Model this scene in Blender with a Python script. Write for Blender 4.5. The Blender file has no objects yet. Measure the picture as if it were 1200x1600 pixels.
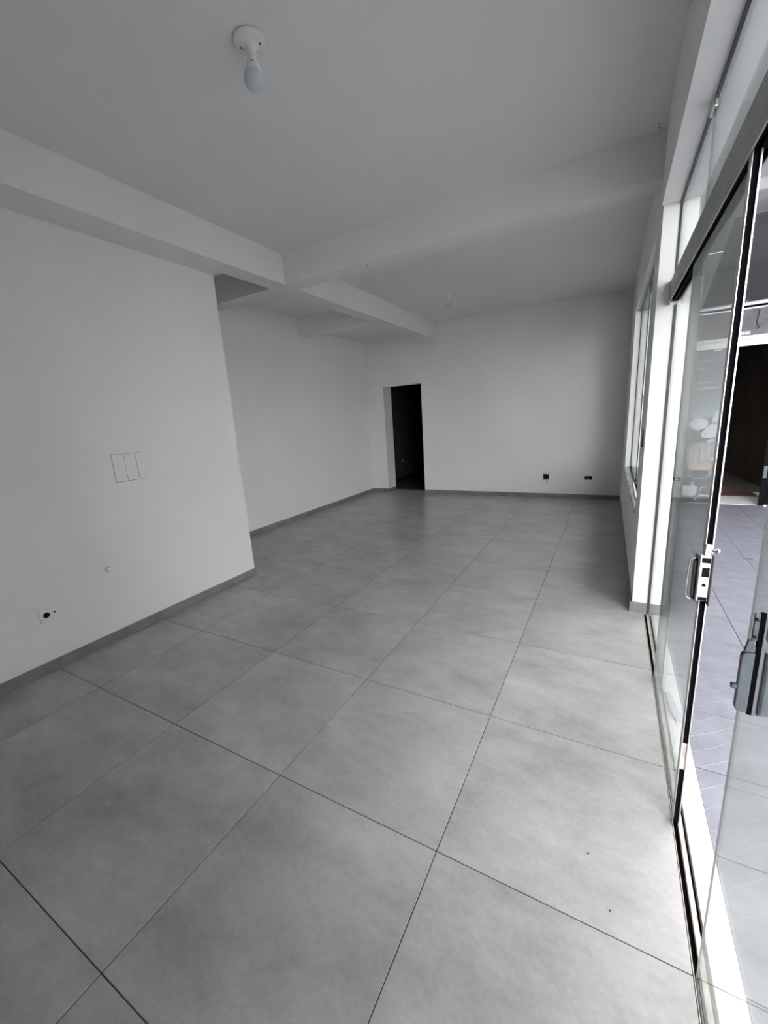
import bpy, bmesh, math, random
from mathutils import Matrix, Vector

# ------------------------------------------------------------------ camera, sky, exposure
sc = bpy.context.scene
COL = sc.collection
PI = math.pi
random.seed(4)

cam_d = bpy.data.cameras.new('camera')
cam_d.sensor_fit = 'VERTICAL'
cam_d.sensor_height = 36.0
cam_d.lens = 636.384 / 1600.0 * 36.0
cam_d.clip_start = 0.02
cam = bpy.data.objects.new('camera', cam_d)
COL.objects.link(cam)
CA = Vector((0.87513167, 0.47990356, -0.06194454))
CB = Vector((-0.05492346, 0.22570248, 0.9726468))
CC = Vector((-0.4807577, 0.84779181, -0.22387735))
m = Matrix.Identity(4)
for i in range(3):
    m[i][0] = CA[i]; m[i][1] = CB[i]; m[i][2] = -CC[i]
m[0][3], m[1][3], m[2][3] = 2.10424905, -0.32930132, 1.62983878
cam.matrix_world = m
sc.camera = cam

world = bpy.data.worlds.new('overcast_sky')
sc.world = world
world.use_nodes = True
wb = world.node_tree.nodes['Background']
wb.inputs['Color'].default_value = (0.99, 0.955, 0.962, 1)
wb.inputs['Strength'].default_value = 6.0

sc.view_settings.view_transform = 'Standard'
sc.view_settings.look = 'None'
sc.view_settings.gamma = 1.0
sc.view_settings.use_curve_mapping = False
sc.view_settings.exposure = 1.28

# ------------------------------------------------------------------ helpers
def new_mat(name, color, rough=0.6, metal=0.0, spec=0.5):
    mt = bpy.data.materials.new(name)
    mt.use_nodes = True
    b = mt.node_tree.nodes['Principled BSDF']
    b.inputs['Base Color'].default_value = (*color, 1)
    b.inputs['Roughness'].default_value = rough
    b.inputs['Metallic'].default_value = metal
    b.inputs['Specular IOR Level'].default_value = spec
    return mt

def noisy(mt, c1, c2, scale, detail=4.0, bump=0.0, bscale=None, per_object=False, rough_var=None, dist=0.0, lo=0.35, hi=0.65):
    nt = mt.node_tree; N = nt.nodes; L = nt.links
    b = N['Principled BSDF']
    tc = N.new('ShaderNodeTexCoord')
    vec = tc.outputs['Object']
    if per_object:
        oi = N.new('ShaderNodeObjectInfo')
        mul = N.new('ShaderNodeMath'); mul.operation = 'MULTIPLY'; mul.inputs[1].default_value = 57.0
        L.new(oi.outputs['Random'], mul.inputs[0])
        add = N.new('ShaderNodeVectorMath'); add.operation = 'ADD'
        L.new(vec, add.inputs[0]); L.new(mul.outputs[0], add.inputs[1])
        vec = add.outputs[0]
    n = N.new('ShaderNodeTexNoise'); n.inputs['Scale'].default_value = scale
    n.inputs['Detail'].default_value = detail; n.inputs['Distortion'].default_value = dist
    L.new(vec, n.inputs['Vector'])
    r = N.new('ShaderNodeValToRGB')
    r.color_ramp.elements[0].position = lo; r.color_ramp.elements[0].color = (*c1, 1)
    r.color_ramp.elements[1].position = hi; r.color_ramp.elements[1].color = (*c2, 1)
    L.new(n.outputs['Fac'], r.inputs['Fac'])
    L.new(r.outputs['Color'], b.inputs['Base Color'])
    if rough_var:
        mr = N.new('ShaderNodeMapRange'); mr.inputs['To Min'].default_value = rough_var[0]; mr.inputs['To Max'].default_value = rough_var[1]
        L.new(n.outputs['Fac'], mr.inputs['Value']); L.new(mr.outputs['Result'], b.inputs['Roughness'])
    if bump:
        n2 = N.new('ShaderNodeTexNoise'); n2.inputs['Scale'].default_value = bscale or scale * 4
        n2.inputs['Detail'].default_value = 3
        L.new(vec, n2.inputs['Vector'])
        bp = N.new('ShaderNodeBump'); bp.inputs['Strength'].default_value = bump; bp.inputs['Distance'].default_value = 0.01
        L.new(n2.outputs['Fac'], bp.inputs['Height']); L.new(bp.outputs['Normal'], b.inputs['Normal'])
    return mt

M = {}
M['paint'] = noisy(new_mat('white_paint', (.8, .8, .79), .55, spec=.3), (.80, .80, .785), (.83, .83, .815), 1.3, bump=.05, bscale=70)
M['ceiling'] = noisy(new_mat('ceiling_paint', (.78, .78, .77), .7, spec=.2), (.79, .79, .78), (.82, .82, .81), 1.1, bump=.05, bscale=60)
M['plaster'] = noisy(new_mat('raw_plaster', (.6, .6, .58), .9), (.50, .50, .48), (.72, .72, .70), 25, bump=.4, bscale=60)
M['grout'] = new_mat('grout', (.055, .053, .05), .9)
M['skirt'] = noisy(new_mat('porcelain_skirting', (.2, .2, .2), .4), (.19, .19, .185), (.25, .25, .245), 6, per_object=True)
M['black'] = new_mat('black_rubber', (.003, .003, .004), .9, spec=.05)
M['blackpl'] = new_mat('black_plastic', (.012, .012, .013), .4)
M['alu'] = noisy(new_mat('brushed_aluminium', (.5, .5, .5), .38, 1.0), (.50, .50, .50), (.62, .62, .61), 8)
M['alu_rail'] = noisy(new_mat('satin_aluminium', (.4, .4, .4), .45, .6), (.36, .36, .36), (.44, .44, .43), 6)
M['alu_dirty'] = noisy(new_mat('dirty_track_metal', (.5, .46, .42), .5, .5), (.42, .37, .33), (.66, .61, .56), 18)
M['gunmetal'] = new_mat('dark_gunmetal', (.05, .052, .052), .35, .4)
M['chrome'] = new_mat('chrome', (.75, .75, .75), .15, 1.0)
M['steel'] = noisy(new_mat('zinc_plated_steel', (.12, .14, .15), .45, .2), (.09, .108, .12), (.13, .148, .16), 22)
M['white_pl'] = new_mat('white_plastic', (.82, .82, .80), .35)
M['porcelain'] = new_mat('white_porcelain', (.80, .80, .78), .25)
M['frost'] = new_mat('frosted_bulb', (.62, .64, .68), .35)
M['dark_hole'] = new_mat('dark_hole', (.008, .008, .008), .9, spec=.1)
M['pencil'] = new_mat('pencil_grey', (.22, .22, .21), .9)
M['sill'] = noisy(new_mat('grey_granite', (.25, .26, .26), .18), (.16, .17, .17), (.34, .35, .35), 60, detail=6)
M['silicone'] = new_mat('dark_silicone', (.06, .065, .07), .5)
M['thresh'] = noisy(new_mat('white_threshold_tile', (.8, .8, .8), .35), (.78, .78, .79), (.84, .84, .85), 3, per_object=True)
M['gal_ceiling'] = noisy(new_mat('gallery_slab_paint', (.36, .38, .37), .8), (.40, .42, .42), (.48, .50, .50), 1.5)
M['facade'] = noisy(new_mat('grey_facade_paint', (.4, .42, .42), .8), (.36, .38, .38), (.44, .46, .46), 2)
M['pilaster'] = noisy(new_mat('white_pilaster_paint', (.8, .8, .8), .5), (.78, .78, .77), (.86, .86, .85), 4)
M['sign'] = noisy(new_mat('dark_sign_band', (.1, .095, .11), .6), (.085, .08, .09), (.16, .15, .175), 5, detail=6)
M['signmetal'] = new_mat('sign_rail_metal', (.5, .5, .54), .35, .5)
M['signwhite'] = new_mat('sign_white', (.9, .9, .9), .5)
M['awning'] = noisy(new_mat('charcoal_awning', (.05, .05, .055), .85), (.075, .075, .082), (.10, .10, .108), 2)
M['poster'] = None
M['p_pale'] = new_mat('print_pale', (.62, .68, .72), .5)
M['p_mid'] = new_mat('print_mid', (.30, .33, .36), .5)
M['p_text'] = new_mat('print_text', (.66, .70, .74), .5)
M['p_faint'] = new_mat('print_faint_text', (.33, .355, .385), .5)
M['p_skin'] = noisy(new_mat('print_skin', (.5, .42, .36), .5), (.30, .27, .25), (.50, .44, .39), 9)
M['p_skin2'] = new_mat('print_wrist', (.55, .43, .34), .5)
M['p_dark'] = new_mat('print_dark', (.09, .10, .115), .5)
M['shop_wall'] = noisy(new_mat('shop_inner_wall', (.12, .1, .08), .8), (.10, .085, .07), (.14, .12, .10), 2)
M['corridor'] = noisy(new_mat('corridor_shade_tone', (.05, .05, .05), .7), (.045, .045, .045), (.06, .06, .058), 2)  # near-black base colour carries the darkness of the unlit corridor
M['shop_floor'] = noisy(new_mat('shop_floor_tile', (.7, .7, .7), .4), (.68, .68, .69), (.75, .75, .77), 2)
M['mat_red'] = noisy(new_mat('reddish_door_mat', (.12, .05, .04), .95), (.09, .04, .03), (.16, .07, .06), 30)
M['gate'] = noisy(new_mat('scuffed_black_metal', (.02, .02, .022), .6, spec=.2), (.006, .006, .007), (.04, .04, .043), 14, detail=8, lo=.6, hi=.8)
M['chip'] = new_mat('plaster_chip', (.72, .72, .70), .9)
M['cable'] = new_mat('dark_cable', (.03, .03, .03), .6)
M['leafdebris'] = new_mat('dark_twig', (.05, .045, .04), .9)

# floor tile: cloudy satin porcelain, one pattern offset for each tile
def tile_mat():
    mt = new_mat('cloudy_grey_porcelain', (.33, .33, .32), .3)
    nt = mt.node_tree; N = nt.nodes; L = nt.links; b = N['Principled BSDF']
    tc = N.new('ShaderNodeTexCoord'); oi = N.new('ShaderNodeObjectInfo')
    mul = N.new('ShaderNodeMath'); mul.operation = 'MULTIPLY'; mul.inputs[1].default_value = 91.0
    L.new(oi.outputs['Random'], mul.inputs[0])
    add = N.new('ShaderNodeVectorMath'); add.operation = 'ADD'
    L.new(tc.outputs['Object'], add.inputs[0]); L.new(mul.outputs[0], add.inputs[1])
    mp = N.new('ShaderNodeMapping'); mp.inputs['Scale'].default_value = (1.0, 1.7, 1.0); mp.inputs['Rotation'].default_value = (0, 0, .5)
    L.new(add.outputs[0], mp.inputs['Vector'])
    n1 = N.new('ShaderNodeTexNoise'); n1.inputs['Scale'].default_value = 1.9; n1.inputs['Detail'].default_value = 5; n1.inputs['Roughness'].default_value = .55; n1.inputs['Distortion'].default_value = 0.0
    L.new(mp.outputs[0], n1.inputs['Vector'])
    n2 = N.new('ShaderNodeTexNoise'); n2.inputs['Scale'].default_value = 55; n2.inputs['Detail'].default_value = 4
    L.new(add.outputs[0], n2.inputs['Vector'])
    r = N.new('ShaderNodeValToRGB')
    e = r.color_ramp.elements
    e[0].position = .22; e[0].color = (.285, .280, .270, 1)
    e[1].position = .78; e[1].color = (.460, .460, .455, 1)
    n3 = N.new('ShaderNodeTexNoise'); n3.inputs['Scale'].default_value = 7.0; n3.inputs['Detail'].default_value = 7; n3.inputs['Roughness'].default_value = .62
    L.new(mp.outputs[0], n3.inputs['Vector'])
    bl = N.new('ShaderNodeMapRange'); bl.inputs['From Min'].default_value = 0; bl.inputs['From Max'].default_value = 1; bl.inputs['To Min'].default_value = -.32; bl.inputs['To Max'].default_value = .32
    L.new(n3.outputs['Fac'], bl.inputs['Value'])
    sm = N.new('ShaderNodeMath'); sm.operation = 'ADD'
    L.new(n1.outputs['Fac'], sm.inputs[0]); L.new(bl.outputs['Result'], sm.inputs[1])
    L.new(sm.outputs[0], r.inputs['Fac'])
    mx = N.new('ShaderNodeMix'); mx.data_type = 'RGBA'; mx.blend_type = 'MULTIPLY'; mx.inputs['Factor'].default_value = 1.0
    r2 = N.new('ShaderNodeMapRange'); r2.inputs['From Min'].default_value = .3; r2.inputs['From Max'].default_value = .7; r2.inputs['To Min'].default_value = .94; r2.inputs['To Max'].default_value = 1.05
    L.new(n2.outputs['Fac'], r2.inputs['Value'])
    L.new(r.outputs['Color'], mx.inputs['A']); L.new(r2.outputs['Result'], mx.inputs['B'])
    L.new(mx.outputs['Result'], b.inputs['Base Color'])
    mr = N.new('ShaderNodeMapRange'); mr.inputs['To Min'].default_value = .285; mr.inputs['To Max'].default_value = .32
    L.new(n1.outputs['Fac'], mr.inputs['Value']); L.new(mr.outputs['Result'], b.inputs['Roughness'])
    return mt
M['tile'] = tile_mat()

# outdoor paving: lavender grey with faint pale criss-cross relief lines
def paving_mat():
    mt = new_mat('lavender_grey_paving', (.4, .4, .44), .36)
    nt = mt.node_tree; N = nt.nodes; L = nt.links; b = N['Principled BSDF']
    tc = N.new('ShaderNodeTexCoord')
    n1 = N.new('ShaderNodeTexNoise'); n1.inputs['Scale'].default_value = 7; n1.inputs['Detail'].default_value = 6
    L.new(tc.outputs['Object'], n1.inputs['Vector'])
    r = N.new('ShaderNodeValToRGB')
    r.color_ramp.elements[0].position = .3; r.color_ramp.elements[0].color = (.145, .15, .178, 1)
    r.color_ramp.elements[1].position = .7; r.color_ramp.elements[1].color = (.205, .21, .248, 1)
    L.new(n1.outputs['Fac'], r.inputs['Fac'])
    outs = []
    for ang in (PI / 4 + .12, -PI / 4 + .12):
        mp = N.new('ShaderNodeMapping'); mp.inputs['Rotation'].default_value = (0, 0, ang)
        L.new(tc.outputs['Object'], mp.inputs['Vector'])
        w = N.new('ShaderNodeTexWave'); w.inputs['Scale'].default_value = 3.9; w.inputs['Distortion'].default_value = .7; w.inputs['Detail'].default_value = 2; w.inputs['Detail Scale'].default_value = 2
        L.new(mp.outputs[0], w.inputs['Vector'])
        p = N.new('ShaderNodeMapRange'); p.inputs['From Min'].default_value = .965; p.inputs['From Max'].default_value = 1.0
        L.new(w.outputs['Fac'], p.inputs['Value']); outs.append(p.outputs['Result'])
    mx = N.new('ShaderNodeMath'); mx.operation = 'MAXIMUM'
    L.new(outs[0], mx.inputs[0]); L.new(outs[1], mx.inputs[1])
    sc_ = N.new('ShaderNodeMath'); sc_.operation = 'MULTIPLY'; sc_.inputs[1].default_value = .10
    L.new(mx.outputs[0], sc_.inputs[0])
    mix = N.new('ShaderNodeMix'); mix.data_type = 'RGBA'
    L.new(sc_.outputs[0], mix.inputs['Factor']); L.new(r.outputs['Color'], mix.inputs['A'])
    mix.inputs['B'].default_value = (.32, .32, .36, 1)
    L.new(mix.outputs['Result'], b.inputs['Base Color'])
    bp = N.new('ShaderNodeBump'); bp.inputs['Strength'].default_value = .12; bp.inputs['Distance'].default_value = .006
    L.new(mx.outputs[0], bp.inputs['Height']); L.new(bp.outputs['Normal'], b.inputs['Normal'])
    return mt
M['paving'] = paving_mat()

def poster_mat():
    mt = new_mat('printed_vinyl', (.2, .22, .25), .45)
    nt = mt.node_tree; N = nt.nodes; L = nt.links; b = N['Principled BSDF']
    tc = N.new('ShaderNodeTexCoord'); sp = N.new('ShaderNodeSeparateXYZ')
    L.new(tc.outputs['Object'], sp.inputs[0])
    mr = N.new('ShaderNodeMapRange'); mr.inputs['From Min'].default_value = 0; mr.inputs['From Max'].default_value = 2.36
    L.new(sp.outputs['Z'], mr.inputs['Value'])
    r = N.new('ShaderNodeValToRGB'); e = r.color_ramp.elements
    e[0].position = 0.0; e[0].color = (.12, .128, .142, 1)
    e[1].position = 1.0; e[1].color = (.11, .12, .14, 1)
    for p, c in ((.40, (.11, .118, .13)), (.555, (.12, .13, .142)), (.575, (.36, .41, .45)), (.66, (.22, .255, .29)), (.76, (.14, .155, .18))):
        x = e.new(p); x.color = (*c, 1)
    L.new(mr.outputs[0], r.inputs['Fac']); L.new(r.outputs['Color'], b.inputs['Base Color'])
    return mt
M['poster'] = poster_mat()

# architectural glass: transparent sheet with view-angle (Schlick) reflection on both faces
def glass_mat(name, tint):
    mt = bpy.data.materials.new(name); mt.use_nodes = True
    nt = mt.node_tree; N = nt.nodes; L = nt.links
    N.remove(N['Principled BSDF']); out = N['Material Output']
    tr = N.new('ShaderNodeBsdfTransparent'); tr.inputs['Color'].default_value = (*tint, 1)
    gl = N.new('ShaderNodeBsdfGlossy'); gl.inputs['Roughness'].default_value = .005; gl.inputs['Color'].default_value = (.95, .98, .97, 1)
    lw = N.new('ShaderNodeLayerWeight'); lw.inputs['Blend'].default_value = .5
    pw = N.new('ShaderNodeMath'); pw.operation = 'POWER'; pw.inputs[1].default_value = 5.0
    L.new(lw.outputs['Facing'], pw.inputs[0])
    ma = N.new('ShaderNodeMath'); ma.operation = 'MULTIPLY_ADD'; ma.inputs[1].default_value = .96; ma.inputs[2].default_value = .04
    L.new(pw.outputs[0], ma.inputs[0])
    mx = N.new('ShaderNodeMixShader')
    L.new(ma.outputs[0], mx.inputs[0]); L.new(tr.outputs[0], mx.inputs[1]); L.new(gl.outputs[0], mx.inputs[2])
    L.new(mx.outputs[0], out.inputs['Surface'])
    return mt
M['glass'] = glass_mat('clear_tempered_glass', (.963, .975, .972))
M['glass_edge'] = new_mat('green_glass_edge', (.045, .065, .06), .2)

class MB:
    """collects boxes / prisms / tubes / lathes, builds them as ONE mesh object"""
    def __init__(s): s.v = []; s.f = []; s.mi = []; s.smooth = []
    def add(s, vs, fs, mi=0, smooth=False):
        o = len(s.v); s.v += [tuple(p) for p in vs]
        for f in fs: s.f.append(tuple(i + o for i in f)); s.mi.append(mi); s.smooth.append(smooth)
        return s
    def box(s, x0, x1, y0, y1, z0, z1, mi=0):
        vs = [(x0, y0, z0), (x1, y0, z0), (x1, y1, z0), (x0, y1, z0), (x0, y0, z1), (x1, y0, z1), (x1, y1, z1), (x0, y1, z1)]
        return s.add(vs, [(0, 3, 2, 1), (4, 5, 6, 7), (0, 1, 5, 4), (1, 2, 6, 5), (2, 3, 7, 6), (3, 0, 4, 7)], mi)
    def prism(s, pts, axis, a, b, mi=0):
        """pts: 2D polygon; extruded along axis from a to b"""
        def P(p, t):
            return {'x': (t, p[0], p[1]), 'y': (p[0], t, p[1]), 'z': (p[0], p[1], t)}[axis]
        n = len(pts)
        vs = [P(p, a) for p in pts] + [P(p, b) for p in pts]
        fs = [tuple(range(n)), tuple(range(2 * n - 1, n - 1, -1))] + [(i, (i + 1) % n, n + (i + 1) % n, n + i) for i in range(n)]
        return s.add(vs, fs, mi)
    def lathe(s, prof, cx, cy, seg=40, mi=0, axis='z', smooth=True):
        """prof: list of (r, h)"""
        vs = []; fs = []
        for r, h in prof:
            for k in range(seg):
                a = 2 * PI * k / seg
                if axis == 'z': vs.append((cx + r * math.cos(a), cy + r * math.sin(a), h))
                elif axis == 'x': vs.append((h, cx + r * math.cos(a), cy + r * math.sin(a)))
                else: vs.append((cx + r * math.cos(a), h, cy + r * math.sin(a)))
        for j in range(len(prof) - 1):
            for k in range(seg):
                k2 = (k + 1) % seg
                fs.append((j * seg + k, j * seg + k2, (j + 1) * seg + k2, (j + 1) * seg + k))
        s.add(vs, fs, mi, smooth)
        return s
    def tube(s, pts, r, seg=10, mi=0):
        pts = [Vector(p) for p in pts]; vs = []; fs = []
        for i, p in enumerate(pts):
            t = (pts[min(i + 1, len(pts) - 1)] - pts[max(i - 1, 0)]).normalized()
            u = t.cross(Vector((0, 0, 1)))
            if u.length < .05: u = t.cross(Vector((0, 1, 0)))
            u.normalize(); w = t.cross(u)
            for k in range(seg):
                a = 2 * PI * k / seg
                vs.append(p + r * (math.cos(a) * u + math.sin(a) * w))
        for i in range(len(pts) - 1):
            for k in range(seg):
                k2 = (k + 1) % seg
                fs.append((i * seg + k, i * seg + k2, (i + 1) * seg + k2, (i + 1) * seg + k))
        fs.append(tuple(range(seg - 1, -1, -1))); n = (len(pts) - 1) * seg
        fs.append(tuple(range(n, n + seg)))
        s.add(vs, fs, mi, True)
        return s
    def build(s, name, mats, parent=None, bevel=0.0, seg=2):
        me = bpy.data.meshes.new(name)
        me.from_pydata(s.v, [], s.f)
        if not isinstance(mats, (list, tuple)): mats = [mats]
        for mt in mats: me.materials.append(mt)
        for p, i, sm in zip(me.polygons, s.mi, s.smooth): p.material_index = i; p.use_smooth = sm
        bm = bmesh.new(); bm.from_mesh(me); bmesh.ops.recalc_face_normals(bm, faces=bm.faces); bm.to_mesh(me); bm.free()
        me.update()
        o = bpy.data.objects.new(name, me); COL.objects.link(o)
        if parent is not None: o.parent = parent; o.matrix_parent_inverse = parent.matrix_world.inverted()
        if bevel:
            md = o.modifiers.new('bevel', 'BEVEL'); md.width = bevel; md.segments = seg; md.limit_method = 'ANGLE'
        return o

def tag(o, label, cat, group=None, kind=None):
    o['label'] = label; o['category'] = cat
    if group: o['group'] = group
    if kind: o['kind'] = kind
    return o
def struct(o, label, cat): return tag(o, label, cat, kind='structure')
def empty(name, loc=(0, 0, 0)):
    o = bpy.data.objects.new(name, None); COL.objects.link(o); o.location = loc; o.empty_display_size = .1
    o.matrix_world = Matrix.Translation(loc)
    return o
def spans_cut(lo, hi, cuts):
    c = sorted({lo, hi, *[t for t in cuts if lo < t < hi]})
    return list(zip(c[:-1], c[1:]))
def holed(mb, u0, u1, w0, w1, holes, put):
    """rectangle [u0,u1]x[w0,w1] minus rectangular holes, as boxes made by put(ua,ub,wa,wb)"""
    us = spans_cut(u0, u1, [t for h in holes for t in h[:2]])
    for ua, ub in us:
        runs = [(w0, w1)]
        um = (ua + ub) / 2
        for h in holes:
            if h[0] < um < h[1]:
                nr = []
                for a, b in runs:
                    if h[3] <= a or h[2] >= b: nr.append((a, b)); continue
                    if h[2] > a: nr.append((a, h[2]))
                    if h[3] < b: nr.append((h[3], b))
                runs = nr
        for a, b in runs: put(ua, ub, a, b)

# ------------------------------------------------------------------ key dimensions (metres)
T = .8                        # floor tile
Y0, YB = -1.7, 7.655          # front and back wall faces
XL, XA = -1.345, -2.64        # partition face, alcove wall face
ZC, ZB = 3.36, 3.07           # ceiling, beam soffit
XR = 2.314                    # right wall face at the pillar
YG = -.02                     # near end of the glass front
YP = 3.23                     # pillar front
def xr(y): return 2.314 - .0085 * (y - 3.23)
XO = 2.512                    # outer face of the right wall

# ------------------------------------------------------------------ floor with its tiles
fl = MB().box(-2.80, 2.396, Y0 - .15, 8.0, -.06, -.0018).build('floor', M['grout'])
struct(fl, 'large grey porcelain floor tiles with thin dark joints', 'floor')
G = .0018
tile_cache = {}
def put_tile(x0, x1, y0, y1, parent, mat, cache, name='tile', z0=-.011, z1=0.0, g=G):
    w, d = round(x1 - x0 - 2 * g, 4), round(y1 - y0 - 2 * g, 4)
    if w < .01 or d < .01: return
    key = (w, d, mat.name)
    if key not in cache:
        mb = MB(); b = .0012
        vs = [(-w/2, -d/2, z0), (w/2, -d/2, z0), (w/2, d/2, z0), (-w/2, d/2, z0),
              (-w/2, -d/2, z1 - b), (w/2, -d/2, z1 - b), (w/2, d/2, z1 - b), (-w/2, d/2, z1 - b),
              (-w/2 + b, -d/2 + b, z1), (w/2 - b, -d/2 + b, z1), (w/2 - b, d/2 - b, z1), (-w/2 + b, d/2 - b, z1)]
        fs = [(0, 3, 2, 1), (8, 9, 10, 11)]
        for i in range(4):
            j = (i + 1) % 4
            fs += [(i, j, 4 + j, 4 + i), (4 + i, 4 + j, 8 + j, 8 + i)]
        mb.add(vs, fs)
        o = mb.build(name, mat); cache[key] = o.data
    else:
        o = bpy.data.objects.new(name, cache[key]); COL.objects.link(o)
    o.location = ((x0 + x1) / 2, (y0 + y1) / 2, 0)
    o.parent = parent
    return o
xs = [-2.64] + [T * i for i in range(-3, 4)]
xs[-1] = 2.396
ys = [Y0] + [T * j for j in range(-2, 10)] + [YB]
for xa, xb in zip(xs[:-1], xs[1:]):
    for ya, yb in zip(ys[:-1], ys[1:]):
        if xb <= -1.55 and yb <= 2.5: continue
        put_tile(xa, xb, ya, yb, fl, M['tile'], tile_cache)
put_tile(-2.64, -1.37, YB, 8.0, fl, M['tile'], tile_cache)

# ------------------------------------------------------------------ walls
mb = MB()
PBX = (1.452, 1.652, 1.258, 1.486)
mb.box(XL - .15, XL, Y0, 2.72, 0, ZB)
mb.box(XA - .15, XL - .15, 2.45, 2.58, 0, ZC)                     # closes the alcove behind the partition
mb.box(XA - .15, XA, 2.58, 8.0, 0, ZC)                            # alcove wall
wl = mb.build('wall_left', M['paint'])
struct(wl, 'smooth white painted partition and alcove wall on the left', 'wall')

mb = MB()
OUT1 = (1.02, 1.118, .335, .443)
OUT2 = (1.712, 1.832, .345, .410)
OUT3 = (1.072, 1.100, .288, .302)
DOOR = (-2.25, -1.372, -1, 2.278)
holed(mb, -2.25, 2.60, 0, ZC, [OUT1, OUT2, OUT3, DOOR], lambda a, b, c, d: mb.box(a, b, YB, YB + .15, c, d))
mb.box(XA, -2.25, YB - .012, 8.0, 0, ZC)                          # pier left of the door, a touch proud
wbk = mb.build('wall_back', M['paint'])
struct(wbk, 'white back wall with a dark doorway on its left', 'wall')

mb = MB()
WIN = (3.66, 6.50, .705, 2.83)
def rbox(ya, yb, za, zb):
    vs = [(xr(ya), ya, za), (XO, ya, za), (XO, yb, za), (xr(yb), yb, za), (xr(ya), ya, zb), (XO, ya, zb), (XO, yb, zb), (xr(yb), yb, zb)]
    mb.add(vs, [(0, 3, 2, 1), (4, 5, 6, 7), (0, 1, 5, 4), (1, 2, 6, 5), (2, 3, 7, 6), (3, 0, 4, 7)])
holed(mb, YP, YB, -.05, ZC, [WIN], rbox)
mb.box(2.303, XO, Y0, YP, 2.86, ZC)                                # lintel over the glass front
mb.box(2.308, XO, Y0, YG, 0, 2.86)                                   # solid wall beside the camera
wr = mb.build('wall_right', M['paint'])
struct(wr, 'white right wall with window, pillar and lintel over the glass doors', 'wall')

wf = MB().box(-1.5, XO, Y0 - .15, Y0, 0, ZC).build('wall_front', M['paint'])
struct(wf, 'white wall behind the camera', 'wall')

mb = MB()
mb.box(-2.8, XO, Y0 - .15, 8.0, ZC, ZC + .2)
mb.box(XA, -1.235, 5.72, YB, 3.205, ZC)
ce = mb.build('ceiling', M['ceiling'])
struct(ce, 'flat white painted ceiling', 'ceiling')

mb = MB()
mb.box(-1.235, -1.022, Y0, YB, ZB, ZC)
mb.box(XL - .15, -1.235, Y0, 2.715, ZB, ZC)
o = mb.build('trim_1', M['paint']); struct(o, 'long white ceiling beam running above the partition to the back wall', 'beam')
mb = MB()
mb.box(-1.022, 2.311, 3.37, 3.585, ZB, ZC)
mb.box(XA, -1.235, 3.37, 3.585, ZB, ZC)
o = mb.build('trim_2', M['paint']); struct(o, 'white ceiling beam crossing the room towards the glass front', 'beam')
o = MB().box(XA, -1.235, 5.50, 5.72, ZB, ZC).build('trim_3', M['paint'])
struct(o, 'short white ceiling beam inside the alcove', 'beam')

# ------------------------------------------------------------------ skirting tiles
HB, TB = .08, .011
sk_cache = {}
def skirting(name, label, runs):
    """runs: (axis, fixed face, outward sign, start, end)"""
    e = empty(name)
    struct(e, label, 'baseboard')
    for axis, face, sgn, a, b in runs:
        for p, q in spans_cut(a, b, [T * k for k in range(-4, 12)]):
            if q - p < .012: continue
            mb = MB(); g = .0012
            if axis == 'y':
                mb.box(min(face, face + sgn * TB), max(face, face + sgn * TB), p + g, q - g, .0005, HB)
            else:
                mb.box(p + g, q - g, min(face, face + sgn * TB), max(face, face + sgn * TB), .0005, HB)
            mb.build('skirting_tile', M['skirt'], e, bevel=.0012, seg=1)
    return e
skirting('baseboard_left', 'grey skirting tiles along the foot of the white partition', [('y', XL, 1, Y0, 2.732), ('x', 2.72, 1, XL - .15, XL)])
skirting('baseboard_alcove', 'dark grey skirting tiles along the alcove wall', [('y', XA, 1, 2.6, YB - .012), ('x', YB - .012, -1, XA + .011, -2.239), ('y', -2.25, 1, YB - .012, 8.0)])
skirting('baseboard_back', 'grey skirting tiles under the white back wall', [('x', YB, -1, -1.372, 2.262)])
TB = .016
e = empty('baseboard_right'); struct(e, 'grey skirting tiles below the window and round the pillar', 'baseboard')
for p, q in spans_cut(YP - TB, YB - TB, [T * k for k in range(12)]):
    mb = MB(); g = .0012
    xa, xb = xr(p), xr(q)
    vs = [(xa - TB, p + g, .0005), (xa, p + g, .0005), (xb, q - g, .0005), (xb - TB, q - g, .0005)]
    vs += [(x, y, HB) for x, y, z in vs]
    mb.add(vs, [(0, 1, 2, 3), (4, 5, 6, 7), (0, 1, 5, 4), (1, 2, 6, 5), (2, 3, 7, 6), (3, 0, 4, 7)])
    mb.build('skirting_tile', M['skirt'], e, bevel=.0012, seg=1)
MB().box(XR + .001, 2.414, YP - TB, YP, .0005, HB).build('skirting_tile', M['skirt'], e, bevel=.0012, seg=1)
MB().box(2.436, XO, YP - TB, YP, .0005, HB).build('skirting_tile', M['skirt'], e, bevel=.0012, seg=1)

# ------------------------------------------------------------------ dark room behind the doorway
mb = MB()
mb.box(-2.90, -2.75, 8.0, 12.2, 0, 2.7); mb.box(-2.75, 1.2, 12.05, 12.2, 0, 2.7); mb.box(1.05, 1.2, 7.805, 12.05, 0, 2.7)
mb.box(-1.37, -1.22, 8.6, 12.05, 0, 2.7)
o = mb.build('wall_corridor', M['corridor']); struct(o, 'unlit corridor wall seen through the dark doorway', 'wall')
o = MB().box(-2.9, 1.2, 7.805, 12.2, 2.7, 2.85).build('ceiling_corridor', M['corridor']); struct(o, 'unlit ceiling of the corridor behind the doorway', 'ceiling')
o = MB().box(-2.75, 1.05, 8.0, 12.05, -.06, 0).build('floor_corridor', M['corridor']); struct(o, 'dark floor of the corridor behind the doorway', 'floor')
e = empty('baseboard_corridor'); struct(e, 'dark skirting along the unlit corridor wall', 'baseboard')
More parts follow.
